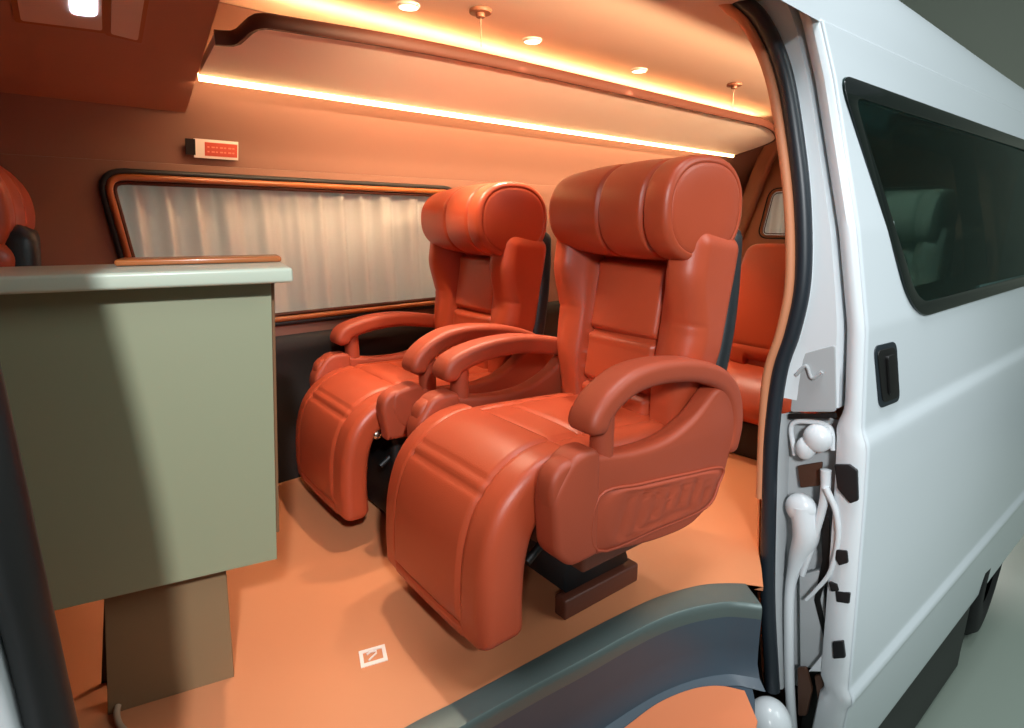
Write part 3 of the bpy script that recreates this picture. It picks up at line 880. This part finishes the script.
# white jamb face between seal and door edge
cr = catmull(rearp, 4)
JJ = []
for fr, dx in ((0, .0), (.06, .006), (.45, .008), (.90, .010), (.97, .02), (.985, .14)):
    JJ.append([Vector((1.585+dx, p.y-.012+((yo(min(1.6, p.z))+.052)-(p.y-.012))*fr, p.z)) for p in cr if p.z > .44])
strip('door_jamb', JJ, M['jamb'], body)
JJ = []
for fr, dx in ((0, .0), (.05, .010), (.08, .05), (.5, .065), (.86, .065), (.90, .16)):
    JJ.append([Vector((1.585+dx, p.y-.012+((yo(p.z)+.052)-(p.y-.012))*fr, p.z)) for p in cr if p.z <= .47])
strip('lower_jamb', JJ, M['jambgrey'], body)
# header above door opening, outside
strip('door_header', [[Vector((x, y, z)) for x in (-.3, 1.56)] for y, z in ((.90, 1.575), (.80, 1.55), (.76, 1.60), (.80, 1.66))], M['jamb'], body)
# front pillar at the left edge
strip('front_pillar', [[Vector((-.03+dx, p.y+dy, p.z)) for p in catmull(frontp, 3)] for dx, dy in ((-.002, .03), (-.012, .0), (-.02, -.03), (-.05, -.06), (-.6, -.08))], M['jamb'], body)
strip('front_side_panel', [[Vector((-.045+dx, p.y+dy, p.z)) for p in catmull(frontp, 3)] for dx, dy in ((.0, .035), (-.06, .05), (-1.0, .05))], M['cabinet'], body)
# sill
strip('sill', [[Vector((x, y, z)) for x in (-.1, 1.0)] for y, z in ((.46, -.205), (.44, -.21), (.42, -.24), (.41, -.62))], M['white'], body)

# hardware in the lower jamb
hw = thing('hinge_cover', 'white moulded covers and brackets in the lower door jamb under the pillar', 'jamb hardware')
def jt(pts, x): return catmull([J(u, v, x) for u, v in pts], 8)
def jplate(name, pts, x, th, m, r=.006, bev=.003):
    pp = [J(u, v, x) for u, v in pts]
    return plate(name, rpoly([(p.y, p.z) for p in pp], r, 5), th, m, hw, axis='x', at=x+th/2, bevel=min(bev, th*.4))
tube(jt([(803, 505), (806, 535), (797, 560), (790, 590), (789, 640), (790, 690), (793, 735)], 1.605), lambda u: .036-.022*sst(.12, .5, u), 'main_cover', M['jamb'], hw, seg=20)
blob('dome_cap', J(801, 508, 1.60), (.03, .042, .044), M['jamb'], hw)
blob('roller_cap', J(818, 438, 1.60), (.03, .038, .040), M['jamb'], hw)
blob('roller_cap', J(806, 448, 1.60), (.026, .026, .034), M['jamb'], hw)
tube(jt([(795, 455), (792, 425), (812, 422), (830, 428), (833, 450)], 1.61), .007, 'roller_bracket', M['jamb'], hw, seg=10)
jplate('brown_shade', [(797, 466), (822, 462), (820, 486), (800, 488)], 1.62, .01, M['metal_shade_brown'])  # brown plate painted in as the shadow beneath the roller caps
tube(jt([(826, 488), (836, 512), (838, 540), (830, 572), (816, 590), (806, 600)], 1.585), lambda u: .009-.005*u, 'curved_strap', M['jamb'], hw, seg=12)
tube(jt([(826, 470), (824, 500), (812, 545), (802, 575)], 1.60), lambda u: .014-.006*u, 'inner_bar', M['jamb'], hw, seg=12)
jplate('grey_cover', [(799, 575), (820, 570), (824, 600), (826, 655), (815, 668), (800, 668)], 1.615, .02, M['jambgrey'], .01)
jplate('black_void', [(788, 414), (836, 413), (837, 418), (788, 419)], 1.60, .004, M['black'], .001, .001)
jplate('black_void', [(820, 500), (829, 520), (831, 560), (820, 600), (828, 640), (824, 640), (814, 600), (822, 560)], 1.612, .004, M['black'], .004, .001)
jplate('white_link', [(822, 655), (836, 640), (839, 650), (822, 672), (808, 672)], 1.59, .012, M['jamb'])
jplate('brown_bracket', [(797, 668), (806, 668), (812, 690), (806, 716), (798, 716)], 1.60, .012, M['metal_shade_brown'])
jplate('brown_bracket', [(814, 676), (826, 674), (832, 700), (818, 704)], 1.60, .012, M['metal_shade_brown'])
jplate('black_void', [(808, 668), (838, 668), (842, 735), (800, 735)], 1.63, .004, M['black'], .002, .001)
jplate('grey_flap', [(797, 355), (835, 345), (836, 412), (790, 412)], 1.592, .006, M['jambgrey'], .01)
tube(jt([(796, 375), (806, 366), (812, 378), (822, 372)], 1.588), .005, 'flap_clip', M['jambgrey'], hw, seg=10)
blob('post_cap', J(768, 726, 1.50), (.07, .065, .085), M['jamb'], hw, 4)
# rear wheel under the door
wh = thing('road_wheel', 'dark rear tyre in shadow under the sliding door', 'wheel', (3.36, .415, -.67))
bm = bmesh.new(); rr = []
for rad, y in ((.17, -.10), (.20, -.115), (.30, -.11), (.33, -.08), (.335, 0), (.33, .08), (.30, .11), (.20, .11), (.17, .10)):
    rr.append([bm.verts.new((rad*math.cos(2*PI*k_/48), y, rad*math.sin(2*PI*k_/48))) for k_ in range(48)])
for A, B in zip(rr, rr[1:]):
    for k_ in range(48): bm.faces.new((A[k_], A[(k_+1) % 48], B[(k_+1) % 48], B[k_]))
from_bm('tyre', bm, M['tyre'], wh, smooth=True)
disc('hub', (0, 0, 0), .172, .17, M['steel'], wh, axis=(0, 1, 0), bev=.01)

plate('undervan_shade', [(1.70, .385), (2.95, .318), (2.95, .45), (1.70, .48)], .36, M['black'], body, axis='z', at=-.80, bevel=.01)  # black block standing in for the dark shade under the van
plate('underbody', [(XF, .52), (1.5, .52), (1.7, .46), (4.4, .34), (4.4, 2.3), (XF, 2.3)], .02, M['black'], body, axis='z', at=-.60, bevel=.002)
# ------------------------------------------------------------------ showroom
plate('ground', [(-8, -6), (14, -6), (14, 9), (-8, 9)], .02, M['ground'], None, axis='z', at=-1.01, bevel=.002)['kind'] = 'structure'
box('wall_showroom_rear', (10, -6, -1.0), (10.2, 9, 5), M['showwall'], None, .01)['kind'] = 'structure'
box('wall_showroom_far', (-8, 8.8, -1.0), (10, 9, 5), M['showwall'], None, .01)['kind'] = 'structure'
pc = box('wall_column', (9.80, .55, -1.0), (9.99, .80, 4.6), M['showwall'], None, .01); pc.name = 'trim_2'; pc['kind'] = 'structure'

# ------------------------------------------------------------------ lights
# cool showroom ceiling lamps outside, mixed with added fill lights
l = bpy.data.lights.new('showroom_spot', 'SPOT'); l.energy = 820; l.color = (.92, .97, 1.0); l.spot_size = math.radians(17); l.spot_blend = .6; l.shadow_soft_size = .12
o = bpy.data.objects.new('showroom_spot', l); C.objects.link(o); o.location = (-.95, -2.5, 3.1)
o.rotation_euler = (Vector((.28, 1.1, .50))-o.location).to_track_quat('-Z', 'Y').to_euler()
l = bpy.data.lights.new('jamb_fill_spot', 'SPOT'); l.energy = 560; l.color = (.94, .98, 1.0); l.spot_size = math.radians(25); l.spot_blend = .7; l.shadow_soft_size = .25  # added fill spot, brightens the rear jamb
o = bpy.data.objects.new('jamb_fill_spot', l); C.objects.link(o); o.location = (-1.6, -1.7, 2.3)
o.rotation_euler = (Vector((1.60, .56, .52))-o.location).to_track_quat('-Z', 'Y').to_euler()
area('showroom_lamp_above', (1.25, .30, 3.3), .7, 60, (.92, .97, 1.0), (math.radians(8), 0, 0))
area('showroom_lamp_rear', (3.0, -2.6, 3.4), 2.2, 96, (.90, 1.0, .98), (math.radians(38), 0, 0))
area('curtain_fill_far', (1.6, 5.5, 2.6), 2.5, 110, (1.0, .95, .88), (math.radians(-72), 0, 0))  # added fill beyond the far side, brightens the side curtains
area('curtain_fill_back', (7.5, 1.3, 1.3), 1.4, 60, (1.0, .95, .88), (math.radians(90), 0, math.radians(90)))  # added fill behind the van, brightens the rear curtain
w = bpy.data.worlds.new('showroom'); sc.world = w; w.use_nodes = True
bg = w.node_tree.nodes['Background']; bg.inputs[0].default_value = (.62, .72, .71, 1); bg.inputs[1].default_value = .17

sc.view_settings.view_transform = 'Standard'; sc.view_settings.look = 'None'
sc.view_settings.gamma = 1; sc.view_settings.exposure = 0; sc.view_settings.use_curve_mapping = False
